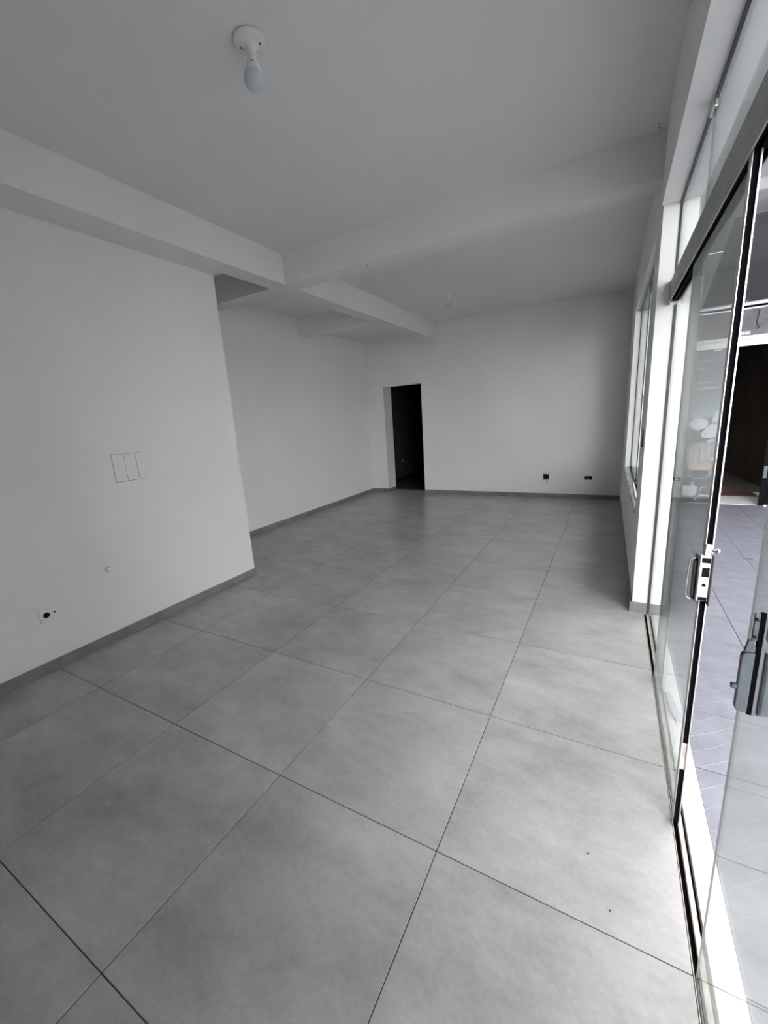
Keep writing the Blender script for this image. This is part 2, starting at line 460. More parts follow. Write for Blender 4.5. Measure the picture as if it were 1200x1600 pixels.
for p, q in spans_cut(8.0, 12.0, [T * k for k in range(16)]):
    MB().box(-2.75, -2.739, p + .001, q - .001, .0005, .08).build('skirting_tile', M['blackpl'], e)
e = empty('corridor_outlet', (-2.75, 9.41, .45)); tag(e, 'small pale outlet on the dark wall inside the doorway', 'outlet')
MB().box(-2.75, -2.742, 9.385, 9.43, .46, .53).build('plate', M['white_pl'], e, bevel=.002)
MB().box(-2.742, -2.7405, 9.395, 9.42, .48, .51).build('socket', M['blackpl'], e)

# ------------------------------------------------------------------ window in the right wall
XG = 2.362
wy0, wy1, wz0, wz1 = WIN
win = empty('window_1', (XG, 4.9, wz0)); struct(win, 'frameless sliding glass window with grey granite sill in the right wall', 'window')
SZ = wz0 + .022
MB().prism([(xr(wy0) - .008, wy0 + .001), (2.53, wy0 + .001), (2.53, wy1 - .001), (xr(wy1) - .008, wy1 - .001)], 'z', wz0 + .0005, SZ).build('sill', M['sill'], win, bevel=.002)
def pane(name, parent, x0, x1, y0, y1, z0, z1):
    mb = MB().box(x0, x1, y0, y1, z0, z1)
    for i in range(6): mb.mi[i] = 0 if i in (3, 5) else 1
    return mb.build(name, [M['glass'], M['glass_edge']], parent)
pane('pane', win, 2.3550, 2.3630, 4.95, wy1 - .010, SZ + .012, wz1 - .024)
pane('pane', win, 2.3675, 2.3755, wy0 + .010, 5.05, SZ + .012, wz1 - .024)
mb = MB().box(2.349, 2.382, wy0 + .001, wy1 - .001, SZ + .0002, SZ + .004)
for t in (2.349, 2.3636, 2.379): mb.box(t, t + .003, wy0 + .001, wy1 - .001, SZ + .004, SZ + .018)
mb.build('bottom_track', M['blackpl'], win)
mb = MB().box(2.349, 2.382, wy0 + .001, wy1 - .001, wz1 - .008, wz1 - .001)
for t in (2.349, 2.3636, 2.379): mb.box(t, t + .003, wy0 + .001, wy1 - .001, wz1 - .030, wz1 - .008)
mb.build('top_track', M['alu_rail'], win)
MB().box(2.3525, 2.3655, wy1 - .010, wy1 - .001, SZ + .005, wz1 - .031).build('jamb_channel', M['silicone'], win)
MB().box(2.3650, 2.3780, wy0 + .001, wy0 + .010, SZ + .005, wz1 - .031).build('jamb_channel', M['silicone'], win)
MB().box(2.3055, xr(3.44) - .0005, 3.40, 3.47, 1.29, 1.38).build('latch', M['blackpl'], win, bevel=.001)
MB().box(2.3075, xr(3.44) - .0005, 3.41, 3.46, 1.38, 1.425).build('latch_bolt', M['gunmetal'], win, bevel=.0008)
MB().box(2.388, 2.408, wy1 - .012, wy1 - .001, 1.655, 1.675).build('stop_block', M['blackpl'], win, bevel=.002)
MB().box(2.424, 2.440, wy1 - .012, wy1 - .001, 1.69, 1.71).build('stop_block', M['blackpl'], win, bevel=.002)

o = MB().prism([(2.326, 4.15), (2.346, 4.13), (2.346, 5.02), (2.334, 5.03)], 'z', SZ + .0005, SZ + .022).build('white_strip', M['signwhite'], None, bevel=.002)  # plain white bar along the sill
tag(o, 'narrow white strip lying along the grey window sill', 'strip')
mb = MB()
for i in range(26):
    y = random.uniform(3.9, 5.6); x = xr(y) - .002 + random.uniform(0, .022); r = random.uniform(.002, .006)
    mb.prism([(x + r * math.cos(a + random.uniform(-.4, .4)), y + 2 * r * math.sin(a)) for a in [k * PI / 3 for k in range(6)]], 'z', SZ + .0003, SZ + .0003 + r * .8)
o = mb.build('plaster_crumbs', M['chip']); tag(o, 'pale plaster crumbs scattered on the window sill', 'debris', kind='stuff')

# ------------------------------------------------------------------ glass front: rails, transoms, fixed panel
tr = empty('trim_4', (2.42, 1, 0)); struct(tr, 'recessed metal floor track of the sliding glass doors', 'door track')
MB().box(2.396, 2.441, YG, YP - .0005, -.03, -.022).build('track_bed', M['black'], tr)
MB().box(2.3965, 2.3985, YG, YP - .0115, -.022, .0004).build('track_lip', M['alu_dirty'], tr)
MB().box(2.4155, 2.4305, YG, YP - .0115, -.022, -.004).build('track_web', M['alu_dirty'], tr, bevel=.001)
MB().box(2.436, 2.4395, YG, YP - .0115, -.022, .0004).build('track_lip', M['blackpl'], tr)

RZ0, RZ1 = 2.268, 2.40
hd = empty('trim_5', (2.41, 1, RZ0)); struct(hd, 'grey aluminium header rail above the glass doors', 'door rail')
mb = MB()
mb.box(2.386, 2.392, YG, YP - .0005, RZ0, RZ1); mb.box(2.438, 2.444, YG, YP - .0005, RZ0, RZ1)
mb.box(2.392, 2.438, YG, YP - .0005, RZ0 + .05, RZ1)
mb.build('rail_body', M['alu_rail'], hd, bevel=.001, seg=1)
for xa, xb in ((2.3922, 2.4005), (2.4095, 2.4235), (2.4325, 2.4378)):
    MB().box(xa, xb, YG + .001, YP - .001, RZ0 + .003, RZ0 + .048).build('brush_seal', M['black'], hd)
MB().box(2.3865, 2.3925, YP - .055, YP - .001, RZ0 - .018, RZ0 - .0005).build('end_bracket', M['alu_rail'], hd)

ts = empty('window_2', (2.414, 1, RZ1)); struct(ts, 'glass transom panels between the door rail and the white lintel', 'window')
for a, b in ((YG, .95), (.953, 2.205), (2.208, YP - .004)):
    pane('pane', ts, 2.410, 2.418, a + .001, b - .001, RZ1 + .001, 2.859)
MB().box(2.404, 2.410, YG, YP - .001, 2.846, 2.8595).build('top_seal', M['silicone'], ts)
MB().box(2.404, 2.424, YP - .004, YP - .0005, RZ1 + .002, 2.845).build('side_seal', M['silicone'], ts)
MB().box(2.398, 2.410, 2.165, 2.25, 2.815, 2.845).build('patch_clip', M['chrome'], ts, bevel=.003)

fx = empty('window_3', (2.428, 2.7, 0)); struct(fx, 'fixed clear glass panel between the white pillar and the sliding door', 'window')
pane('pane', fx, 2.424, 2.432, 2.20, YP - .006, -.003, RZ0 + .034)
MB().box(2.416, 2.434, YP - .005, YP - .0005, -.02, RZ0 - .02).build('side_seal', M['silicone'], fx)

# ------------------------------------------------------------------ sliding leaf far side, with edge profile and hook lock
d1 = empty('door_1', (2.405, 1.8, 0)); struct(d1, 'sliding glass door leaf with black edge profile, slid towards the pillar', 'door')
pane('pane', d1, 2.401, 2.409, 1.322, 2.32, -.004, RZ0 + .034)
mb = MB()
mb.box(2.3938, 2.3960, 1.300, 1.335, .004, RZ0 + .03); mb.box(2.4122, 2.4160, 1.300, 1.335, .004, RZ0 + .03)
pf = mb.build('edge_profile', M['alu'], d1)
for za, zb in ((.006, .262), (.378, .955), (1.122, RZ0 + .03)):
    MB().box(2.3962, 2.4120, 1.308, 1.3215, za, zb).build('brush_strip', M['black'], pf)
MB().box(2.3962, 2.4120, 1.306, 1.3215, .262, .378).build('bare_strip', M['alu_dirty'], pf)
lk = MB().box(2.3830, 2.4125, 1.286, 1.3075, .962, 1.1215).build('lock_body', M['white_pl'], d1, bevel=.0012)
MB().box(2.4127, 2.4178, 1.278, 1.325, .948, 1.124).build('outer_plate', M['blackpl'], lk, bevel=.0015)
MB().box(2.3770, 2.3828, 1.280, 1.345, .958, 1.112).build('inner_plate', M['gunmetal'], lk, bevel=.0015)
for xa, xb, za, zb in ((2.387, 2.4105, 1.098, 1.1145), (2.390, 2.4095, 1.048, 1.082), (2.387, 2.4105, .9635, .977)):
    MB().box(xa, xb, 1.2848, 1.2862, za, zb).build('hook_slot', M['dark_hole'], lk)
MB().lathe([(.0, 1.2848), (.0058, 1.2848), (.0058, 1.2862)], 2.399, 1.019, 20, axis='y').build('screw_hole', M['dark_hole'], lk)
MB().box(2.3945, 2.4090, 1.290, 1.2995, 1.1217, 1.160).build('strike_tab', M['white_pl'], lk, bevel=.001)
MB().lathe([(0, 2.432), (.008, 2.432), (.0095, 2.428), (.0095, 2.4225), (.005, 2.4215), (.005, 2.409)], 1.2945, 1.139, 20, axis='x').build('bolt_knob', M['chrome'], lk)
pts = [(2.378, 1.302, 1.104), (2.366, 1.302, 1.106), (2.359, 1.302, 1.101), (2.356, 1.302, 1.088), (2.355, 1.302, 1.03), (2.356, 1.302, .978), (2.359, 1.302, .965), (2.366, 1.302, .960), (2.378, 1.302, .962)]
hn = MB().tube(pts, .0026, 12).build('pull_handle', M['chrome'], d1)
MB().box(2.3690, 2.3768, 1.296, 1.325, .965, 1.098).build('handle_base', M['gunmetal'], d1, bevel=.002)

# ------------------------------------------------------------------ sliding leaf near side with box lock
d2 = empty('door_2', (2.405, .3, 0)); struct(d2, 'sliding glass door leaf with a grey box lock, nearest the camera', 'door')
pane('pane', d2, 2.401, 2.4060, YG + .004, .80, -.004, RZ0 + .034)
bx = MB().prism([(2.378, .957), (2.392, .957), (2.392, 1.101), (2.378, 1.101), (2.372, 1.097), (2.370, 1.090), (2.370, .968), (2.372, .961)], 'y', .700, .714).build('lock_box', M['steel'], d2, bevel=.003, seg=3)
MB().box(2.3922, 2.4008, .7025, .7135, .953, 1.102).build('gasket', M['black'], bx)
MB().prism([(2.4135, .957), (2.430, .957), (2.4345, .962), (2.4345, 1.096), (2.430, 1.101), (2.4135, 1.101)], 'y', .700, .714).build('outer_box', M['steel'], bx, bevel=.003, seg=3)
MB().box(2.4092, 2.4133, .7025, .7135, .955, 1.101).build('outer_gasket', M['black'], bx)
MB().prism([(2.3740, 1.1015), (2.3915, 1.1015), (2.3915, 1.112), (2.3870, 1.128), (2.3790, 1.128)], 'y', .703, .713).build('keeper_neck', M['steel'], bx, bevel=.001)
MB().box(2.3835, 2.3925, .704, .712, 1.1285, 1.190).build('keeper_plate', M['steel'], bx, bevel=.001)
MB().box(2.3927, 2.4008, .703, .713, 1.103, 1.192).build('keeper_gasket', M['black'], bx)
MB().lathe([(0, .7005), (.0032, .7005), (.0032, .704)], 2.3875, 1.178, 16, axis='y').build('screw', M['blackpl'], bx)
MB().lathe([(0, .7005), (.0032, .7005), (.0032, .704)], 2.3875, 1.138, 16, axis='y').build('screw', M['blackpl'], bx)
MB().box(2.4092, 2.4120, .694, .722, 1.128, 1.168).build('bolt_plate', M['steel'], bx, bevel=.0008)
MB().lathe([(0, 2.423), (.009, 2.423), (.011, 2.420), (.011, 2.4121)], .706, 1.148, 20, axis='x').build('bolt_head', M['chrome'], bx)
MB().lathe([(0, 2.3600), (.005, 2.3605), (.0068, 2.363), (.0068, 2.3698)], .707, 1.015, 20, axis='x').build('thumb_knob', M['steel'], bx)

# ------------------------------------------------------------------ ceiling lamps
def lamp(x, y, label, ang):
    e = empty('ceiling_lamp', (x, y, ZC)); tag(e, label, 'lamp', 'bare bulb ceiling lamps')
    z = ZC
    MB().lathe([(0, z - .0005), (.073, z - .0005), (.0755, z - .004), (.0755, z - .011), (.073, z - .0145), (.066, z - .017), (.060, z - .0185), (.045, z - .023), (.032, z - .030), (.025, z - .040), (.023, z - .052), (.0225, z - .062), (.0205, z - .0645), (0, z - .0645)], x, y, 48).build('base', M['porcelain'], e)
    for s in (-1, 1):
        cx, cy = x + s * .045 * math.cos(ang), y + s * .045 * math.sin(ang)
        MB().lathe([(0, z - .0245), (.0045, z - .0245), (.0055, z - .0235), (.0055, z - .018)], cx, cy, 14).build('screw', M['blackpl'], e)
    b = MB().lathe([(0, z - .0645), (.0185, z - .0645), (.0185, z - .073), (.0165, z - .0755), (.0165, z - .079), (.0235, z - .084), (.029, z - .093), (.0345, z - .105), (.0395, z - .119), (.0425, z - .130)], x, y, 40).build('bulb_collar', M['white_pl'], e)
    MB().lathe([(.0425, z - .130), (.0455, z - .140), (.0465, z - .151), (.0450, z - .164), (.0400, z - .177), (.0310, z - .187), (.0180, z - .1935), (0, z - .1955)], x, y, 40).build('bulb_globe', M['frost'], e)
    # small dark print on the collar, facing the camera side
    d = Vector((2.104 - x, -.329 - y, 0)).normalized(); a0 = math.atan2(d.y, d.x)
    vs = []; n = 7
    for zz, r in ((z - .0970, .0310), (z - .1010, .0328)):
        for k in range(n):
            a = a0 - .22 + .44 * k / (n - 1); vs.append((x + (r + .0006) * math.cos(a), y + (r + .0006) * math.sin(a), zz))
    MB().add(vs, [(k, k + 1, n + k + 1, n + k) for k in range(n - 1)]).build('printed_mark', M['blackpl'], b)
    return e
lamp(.545, 1.452, 'bare frosted bulb in a white porcelain holder, nearest on the ceiling', .35)
lamp(-.135, 5.95, 'small bare bulb in a white holder, farther along the ceiling near the back wall', .35)

# ------------------------------------------------------------------ fittings on the walls
def plate_with_hole(name, mat, parent, x, yc, zc, w, h, hy, hz, r, t):
    n = 32; vs = []; fs = []
    def sq(a):
        c, s = math.cos(a), math.sin(a); k = 1 / max(abs(c), abs(s)); return c * k, s * k
    for lay, xx in ((0, x), (1, x + t)):
        for k in range(n):
            a = 2 * PI * (k + .5) / n; c, s = sq(a); vs.append((xx, yc + c * w / 2, zc + s * h / 2))
        for k in range(n):
            a = 2 * PI * (k + .5) / n; vs.append((xx, hy + r * math.cos(a), hz + r * math.sin(a)))
    for k in range(n):
        j = (k + 1) % n
        fs += [(k, j, n + j, n + k), (2*n + k, 3*n + k, 3*n + j, 2*n + j), (k, 2*n + k, 2*n + j, j), (n + k, n + j, 3*n + j, 3*n + k)]
    return MB().add(vs, fs).build(name, mat, parent)
e = empty('wall_outlet', (XL, .828, .36)); tag(e, 'square white outlet plate with a round black hole low on the partition', 'outlet')
plate_with_hole('plate', M['white_pl'], e, XL, .828, .417, .122, .116, .806, .418, .021, .006)
MB().box(XL + .0003, XL + .0015, .78, .832, .39, .446).build('hole_back', M['dark_hole'], e)
MB().lathe([(0, XL + .0072), (.0065, XL + .0072), (.0065, XL + .0055)], .856, .424, 16, axis='x').build('small_hole', M['dark_hole'], e)
MB().lathe([(0, XL + .008), (.003, XL + .008), (.003, XL + .0055)], .856, .392, 12, axis='x').build('screw', M['white_pl'], e)
MB().lathe([(0, XL + .008), (.003, XL + .008), (.003, XL + .0055)], .806, .462, 12, axis='x').build('screw', M['white_pl'], e)

e = empty('pipe_cap', (XL, 1.262, .60)); tag(e, 'small round white cap sticking out of the partition above the skirting', 'cap')
MB().lathe([(.024, XL + .0002), (.024, XL + .003), (.019, XL + .005), (.018, XL + .020)], 1.258, .602, 28, axis='x').build('collar', M['white_pl'], e)
MB().lathe([(.018, XL + .020), (.0195, XL + .021), (.0195, XL + .030), (.017, XL + .033), (0, XL + .034)], 1.258, .602, 28, axis='x').build('cap', M['white_pl'], e)

e = empty('breaker_cover', (XL, 1.55, 1.258)); tag(e, 'flush white cover plate outlined by thin grey lines on the partition', 'cover plate')
MB().box(XL + .0002, XL + .0022, 1.4600, 1.5515, 1.264, 1.480).build('panel', M['paint'], e)
MB().box(XL + .0002, XL + .0022, 1.5545, 1.6435, 1.264, 1.480).build('panel', M['paint'], e)
ol = MB()
ol.box(XL + .0001, XL + .0010, 1.4565, 1.6475, 1.2605, 1.264); ol.box(XL + .0001, XL + .0010, 1.4565, 1.690, 1.480, 1.4825)
ol.box(XL + .0001, XL + .0010, 1.4562, 1.460, 1.2605, 1.4835); ol.box(XL + .0001, XL + .0010, 1.6435, 1.6480, 1.2605, 1.4835)
ol.box(XL + .0001, XL + .0010, 1.5515, 1.5545, 1.264, 1.480); ol.box(XL + .0001, XL + .0010, 1.648, 1.690, 1.2615, 1.2635)
ol.build('outline', M['pencil'], e)

def open_box(name, label, hx, spokes):
    x0, x1, z0, z1 = hx
    e = empty(name, ((x0 + x1) / 2, YB, z0)); tag(e, label, 'outlet')
    mb = MB(); t = .003; d = .05; g = .0004
    mb.box(x0 + g, x1 - g, YB + d, YB + d + t, z0 + g, z1 - g)
    mb.box(x0 + g, x0 + t, YB + .004, YB + d, z0 + g, z1 - g); mb.box(x1 - t, x1 - g, YB + .004, YB + d, z0 + g, z1 - g)
    mb.box(x0 + t, x1 - t, YB + .004, YB + d, z0 + g, z0 + t); mb.box(x0 + t, x1 - t, YB + .004, YB + d, z1 - t, z1 - g)
    mb.build('box', M['dark_hole'], e)
    mb = MB(); w = .012                                        # pale broken plaster round the hole
    mb.box(x0 - w, x1 + w, YB - .0022, YB - .0002, z1, z1 + w * 1.3); mb.box(x0 - w, x1 + w, YB - .0022, YB - .0002, z0 - w, z0)
    mb.box(x0 - w, x0, YB - .0022, YB - .0002, z0, z1); mb.box(x1, x1 + w, YB - .0022, YB - .0002, z0, z1)
    mb.build('plaster_rim', M['signwhite'], e)
    for a, b, c, dd in spokes:
        MB().box(a, b, YB + .001, YB + .006, c, dd).build('mounting_lug', M['plaster'], e)
    return e
x0, x1, z0, z1 = OUT1
open_box('outlet_box', 'open black outlet box with notched edges low on the back wall', OUT1,
         [(x0 + .022, x0 + .036, z1 - .024, z1 - .001), (x1 - .036, x1 - .022, z1 - .024, z1 - .001), (x0 + .022, x0 + .036, z0 + .001, z0 + .022), (x1 - .036, x1 - .022, z0 + .001, z0 + .022)])
e = empty('drilled_hole', (1.086, YB, .288)); tag(e, 'small dark hole just under the notched outlet box', 'hole')
MB().box(1.0722, 1.0998, YB + .02, YB + .022, .2882, .3018).build('hole_back', M['dark_hole'], e)
MB().prism([(1.066, .280), (1.108, .279), (1.104, .287), (1.070, .287)], 'y', YB - .002, YB - .0002).build('chipped_edge', M['plaster'], e)
x0, x1, z0, z1 = OUT2
open_box('outlet_box', 'low black outlet hole on the back wall nearest the window corner', OUT2,
         [(x0 + .045, x0 + .062, z0 + .001, z0 + .032), (x0 + .08, x0 + .09, z0 + .001, z0 + .02)])
e = empty('wall_outlet', (XA, 5.114, .38)); tag(e, 'tiny pale outlet low on the shaded alcove wall', 'outlet')
MB().box(XA, XA + .006, 5.08, 5.155, .355, .47).build('plate', M['white_pl'], e, bevel=.002)
MB().box(XA + .006, XA + .0072, 5.10, 5.135, .395, .425).build('socket', M['plaster'], e)

e = empty('beam_junction_plate', (-.1, 3.43, ZB)); tag(e, 'pale patch plate with a small dark hole under the crossing beam', 'junction box')
MB().box(-.162, -.082, 3.395, 3.468, ZB - .003, ZB - .0002).build('patch', M['paint'], e)
MB().lathe([(.016, ZB - .0002), (.030, ZB - .0002), (.030, ZB - .008), (.016, ZB - .008), (.016, ZB - .0002)], -.052, 3.432, 28).build('rim', M['signwhite'], e)
MB().lathe([(0, ZB - .002), (.016, ZB - .002), (.016, ZB - .0002)], -.052, 3.432, 24).build('hole', M['dark_hole'], e)

e = MB().tube([(2.255, 3.30, ZC - .001), (2.252, 3.30, ZC - .016), (2.262, 3.31, ZC - .022), (2.272, 3.315, ZC - .016), (2.276, 3.32, ZC - .03)], .0014, 8).build('ceiling_wire', M['cable'])
tag(e, 'short dark wire stub poking from the ceiling near the lintel', 'wire')

# ------------------------------------------------------------------ threshold and wrapper
th = empty('trim_6', (2.477, 1, 0)); struct(th, 'white tiled threshold strip outside the door track', 'threshold')
for a, b in spans_cut(YG, YP, [T * k for k in range(-3, 6)]):
    MB().box(2.4405, 2.5145, a + .0012, b - .0012, -.05, 0).build('threshold_tile', M['thresh'], th, bevel=.0012, seg=1)
mb = MB()
vs = []; fs = []; rows, seg = 9, 10
for i in range(rows):
    t = i / (rows - 1); cx = 2.458 + .03 * t; cy = 2.17 - .25 * t; rr = .014 + .008 * math.sin(t * PI) + random.uniform(-.003, .003)
    for k in range(seg):
        a = 2 * PI * k / seg; q = rr * (1 + random.uniform(-.25, .25))
        vs.append((cx + q * math.cos(a), cy, max(.0006, .012 + q * .8 * math.sin(a))))
for i in range(rows - 1):
    for k in range(seg):
        k2 = (k + 1) % seg; fs.append((i*seg + k, i*seg + k2, (i+1)*seg + k2, (i+1)*seg + k))
fs += [tuple(range(seg)), tuple(range((rows-1)*seg, rows*seg))]
M['wrap'] = new_mat('crumpled_clear_film', (.62, .64, .70), .2)
o = mb.add(vs, fs).build('plastic_wrapper', M['wrap']); tag(o, 'crumpled pale plastic wrapper on the white threshold behind the glass', 'wrapper')

for (x, y, r), lab in (((2.11, 1.039, .0045), 'tiny dark speck on the pale floor tile, upper of two'), ((2.183, .873, .004), 'tiny dark speck on the pale floor tile, lower of two')):
    o = MB().prism([(x + r * math.cos(a), y + .7 * r * math.sin(a)) for a in (0, 1.1, 2.0, 3.3, 4.2, 5.2)], 'z', .0002, .002).build('floor_crumb', M['leafdebris'])
    tag(o, lab, 'crumb')

# ------------------------------------------------------------------ the covered walkway outside
ZP = -.012
pv = MB().box(XO, 30, -30, 7.66, -.3, ZP - .004).build('floor_walkway', M['paving'])
struct(pv, 'lavender grey paving of the covered walkway outside', 'pavement')
PT = .4275; px = [2.516] + [2.947 + PT * k for k in range(0, 6)]
py = [7.655 - PT * k for k in range(0, 18)]
pc = {}
for xa, xb in zip(px[:-1], px[1:]):
    for yb, ya in zip(py[:-1], py[1:]):
        o = put_tile(xa, xb, ya, yb, pv, M['paving'], pc, name='paving_tile', z0=-.012, z1=0, g=.002)
        o.location.z = ZP + .004
gc = MB().box(XO + .002, 3.75, 4.4, 7.655, 3.62, 3.8).box(XO + .002, 3.08, 1.0, 2.2, 3.62, 3.8).box(XO + .002, 3.45, 2.2, 4.4, 3.62, 3.8).box(XO + .002, 5.9, -3.2, 1.0, 4.1, 4.3).box(XO + .002, 3.08, .9, 1.0, 3.8, 4.1).build('ceiling_walkway', M['gal_ceiling'])  # raised entrance roof is unseen, added with stepped edges to shade pillar and floor
struct(gc, 'grey concrete soffit over the walkway, with an unseen entrance roof added to block sky', 'ceiling')
gb = MB().box(XO + .002, 3.75, 5.36, 5.68, 3.52, 3.62).build('trim_7', M['facade'])
struct(gb, 'pale beam across the walkway soffit outside', 'beam')
o = MB().tube([(3.35, 4.90, ZP + .006), (3.38, 4.895, ZP + .008), (3.40, 4.91, ZP + .007), (3.43, 4.90, ZP + .007)], .003, 8).build('twig', M['leafdebris'])
tag(o, 'short dark twig lying on the walkway paving', 'twig')

# ------------------------------------------------------------------ neighbouring shop across the end of the walkway
YF = 7.66
mb = MB()
holed(mb, 2.52, 7.0, -.2, 3.62, [(3.12, 6.0, -.01, 2.345)], lambda a, b, c, d: mb.box(a, b, YF, YF + .18, c, d))
o = mb.build('wall_shop', M['facade']); struct(o, 'grey shop facade closing the end of the walkway', 'wall')
e = empty('pilaster', (3.05, YF, 0)); struct(e, 'narrow white pilaster beside the printed shop panel', 'pilaster')
for a, b in ((ZP + .001, .79), (.796, 1.90), (1.906, 3.515)):
    MB().box(2.995, 3.105, YF - .07, YF - .0005, a, b).build('pilaster_block', M['pilaster'], e, bevel=.003)
lin = MB().box(3.106, 6.0, YF - .06, YF - .0005, 2.314, 2.402).build('shop_lintel_rail', M['pilaster'], None, bevel=.004)
struct(lin, 'white metal rail over the dark shop doorway', 'lintel')
sg = empty('shop_sign', (4.5, YF, 2.5)); tag(sg, 'dark sign band with white number above the shop doorway', 'sign')
MB().box(3.106, 6.0, YF - .05, YF - .0005, 2.442, 2.80).build('sign_board', M['sign'], sg)
MB().box(3.106, 6.0, YF - .075, YF - .0005, 2.4025, 2.4415).build('light_strip', M['p_pale'], sg)
MB().box(3.106, 6.0, YF - .08, YF - .0755, 2.434, 2.446).build('lower_rail', M['signwhite'], sg)
MB().box(3.106, 6.0, YF - .07, YF - .0005, 2.8005, 2.818).build('middle_rail', M['signmetal'], sg)
MB().box(3.106, 6.0, YF - .05, YF - .0005, 2.8185, 2.848).build('dark_groove', M['black'], sg)
MB().box(3.106, 6.0, YF - .09, YF - .0005, 2.8485, 2.874).build('upper_rail', M['signmetal'], sg)
def text(s, x, y, z, size, mat, parent, name='lettering', bold=False, right=False):
    cu = bpy.data.curves.new(name, 'FONT'); cu.body = s; cu.size = size; cu.extrude = .001; cu.offset = .003 * size / .1 if bold else 0
    cu.resolution_u = 3
    if right: cu.align_x = 'RIGHT'
    tmp = bpy.data.objects.new(name + '_tmp', cu); COL.objects.link(tmp)
    tmp.rotation_euler = (PI / 2, 0, 0); tmp.location = (x, y, z)
    bpy.context.view_layer.update()
    dg = bpy.context.evaluated_depsgraph_get()
    me = bpy.data.meshes.new_from_object(tmp.evaluated_get(dg)); me.name = name
    me.transform(tmp.matrix_world)
    me.materials.clear(); me.materials.append(mat)
    bpy.data.objects.remove(tmp)
    o = bpy.data.objects.new(name, me); COL.objects.link(o); o.parent = parent; o.matrix_parent_inverse = parent.matrix_world.inverted()
    return o
text('-4580', 3.730, YF - .0515, 2.468, .058, M['signwhite'], sg, bold=True, right=True)
MB().tube([(3.80, YF - .058, 2.775), (3.795, YF - .06, 2.70), (3.78, YF - .06, 2.63), (3.80, YF - .062, 2.57), (3.82, YF - .06, 2.545), (3.80, YF - .06, 2.53), (3.785, YF - .06, 2.54)], .005, 8).build('loose_cable', M['cable'], sg)

po = empty('printed_panel', (3.31, YF, 0)); tag(po, 'grey blue printed glass panel with pale lettering and a hand picture', 'poster')
YV = YF + .01
MB().box(3.122, 3.508, YV, YV + .012, ZP + .002, 2.343).build('board', M['poster'], po)
yq0, yq1 = YV - .003, YV - .0004
def pr_(pts, mat, name='print', lift=0): return MB().prism(pts, 'y', yq0 - lift, yq1 - lift).build(name, mat, po)
def ell(cx, cz, rx, rz, n=28, a0=0, a1=2 * PI): return [(cx + rx * math.cos(a0 + (a1 - a0) * k / n), cz + rz * math.sin(a0 + (a1 - a0) * k / n)) for k in range(n)]
pr_([(3.345, 2.285), (3.445, 2.295), (3.450, 2.338), (3.345, 2.334)], M['signwhite'], 'sticker')
x = 3.175
for w in (.012, .03, .022, .026, .018, .03, .02, .024, .022):        # unreadable faint lines kept as blurred letter blocks
    pr_([(x, 2.145), (x + w - .005, 2.145), (x + w - .005, 2.185), (x, 2.185)], M['p_faint'], 'faint_letter'); x += w
x = 3.14
for w in (.02, .026, .022, .03, .02, .024):
    pr_([(x, 2.040), (x + w - .005, 2.040), (x + w - .005, 2.078), (x, 2.078)], M['p_faint'], 'faint_letter'); x += w
text('ia Técnica em', 3.128, yq0 + .0015, 1.838, .054, M['p_text'], po)
text('ra e Celulares', 3.122, yq0 + .0015, 1.758, .056, M['p_text'], po, bold=True)
pr_(ell(3.262, 1.243, .118, .088), M['p_pale'], 'bubble'); pr_([(3.235, 1.165), (3.262, 1.160), (3.268, 1.105)], M['p_pale'], 'bubble_tail', .0005)
pr_([(3.425, 1.26), (3.505, 1.27), (3.505, 1.42), (3.455, 1.42), (3.43, 1.36)], M['p_pale'])
pr_([(3.30, 1.10), (3.36, 1.18), (3.42, 1.235), (3.505, 1.24), (3.505, 1.05), (3.47, 1.03), (3.34, 1.03), (3.31, 1.05)], M['p_pale'])
pr_(ell(3.355, 1.085, .012, .012, 12), M['p_dark'], 'print_dot', .001)
pr_([(3.42, 1.00), (3.47, 1.03), (3.44, .975), (3.42, .98)], M['p_pale'])
# hand: back of the hand, four curled fingers, wrist, sleeve
pr_([(3.15, .86), (3.17, .90), (3.26, .945), (3.36, .965), (3.45, .93), (3.49, .96), (3.505, .80), (3.50, .60), (3.44, .53), (3.22, .52), (3.165, .63)], M['p_mid'], 'hand_shape')
for cx, zt, zb, w in ((3.185, .90, .66, .026), (3.245, .935, .62, .030), (3.325, .955, .64, .032), (3.405, .955, .66, .028)):
    pts = [(cx - w, zb + .08), (cx - w, zt - .04), (cx - w * .5, zt), (cx + w * .5, zt), (cx + w, zt - .05), (cx + w * 1.15, zb + .06), (cx + w * 1.5, zb), (cx + w * .6, zb)]
    pr_(pts, M['p_skin'], 'finger', .0008)
    pr_([(cx + w * .45, zb + .03), (cx + w * .35, zt - .05), (cx + w * .75, zt - .06), (cx + w * 1.1, zb + .03)], M['p_pale'], 'finger_light', .0014)
pr_([(3.21, .525), (3.20, .60), (3.30, .625), (3.40, .645), (3.485, .61), (3.48, .55), (3.44, .525)], M['p_skin2'], 'wrist', .0016)
pr_([(3.455, .70), (3.505, .72), (3.505, .675), (3.47, .67)], M['signwhite'], 'cuff', .0018)
pr_([(3.38, .985), (3.42, 1.005), (3.50, 1.00), (3.46, .955), (3.40, .945)], M['p_pale'], 'print', .001)
pr_([(3.22, .515), (3.47, .515), (3.44, .45), (3.36, .40), (3.28, .41)], M['p_dark'], 'sleeve', .0006)
for k in range(10):
    a = PI + PI * k / 10; b = PI + PI * (k + 1) / 10
    pr_([(3.33 + .15 * math.cos(a), .49 + .105 * math.sin(a)), (3.33 + .15 * math.cos(b), .49 + .105 * math.sin(b)), (3.33 + .14 * math.cos(b), .49 + .097 * math.sin(b)), (3.33 + .14 * math.cos(a), .49 + .097 * math.sin(a))], M['p_pale'], 'arc', .0012)
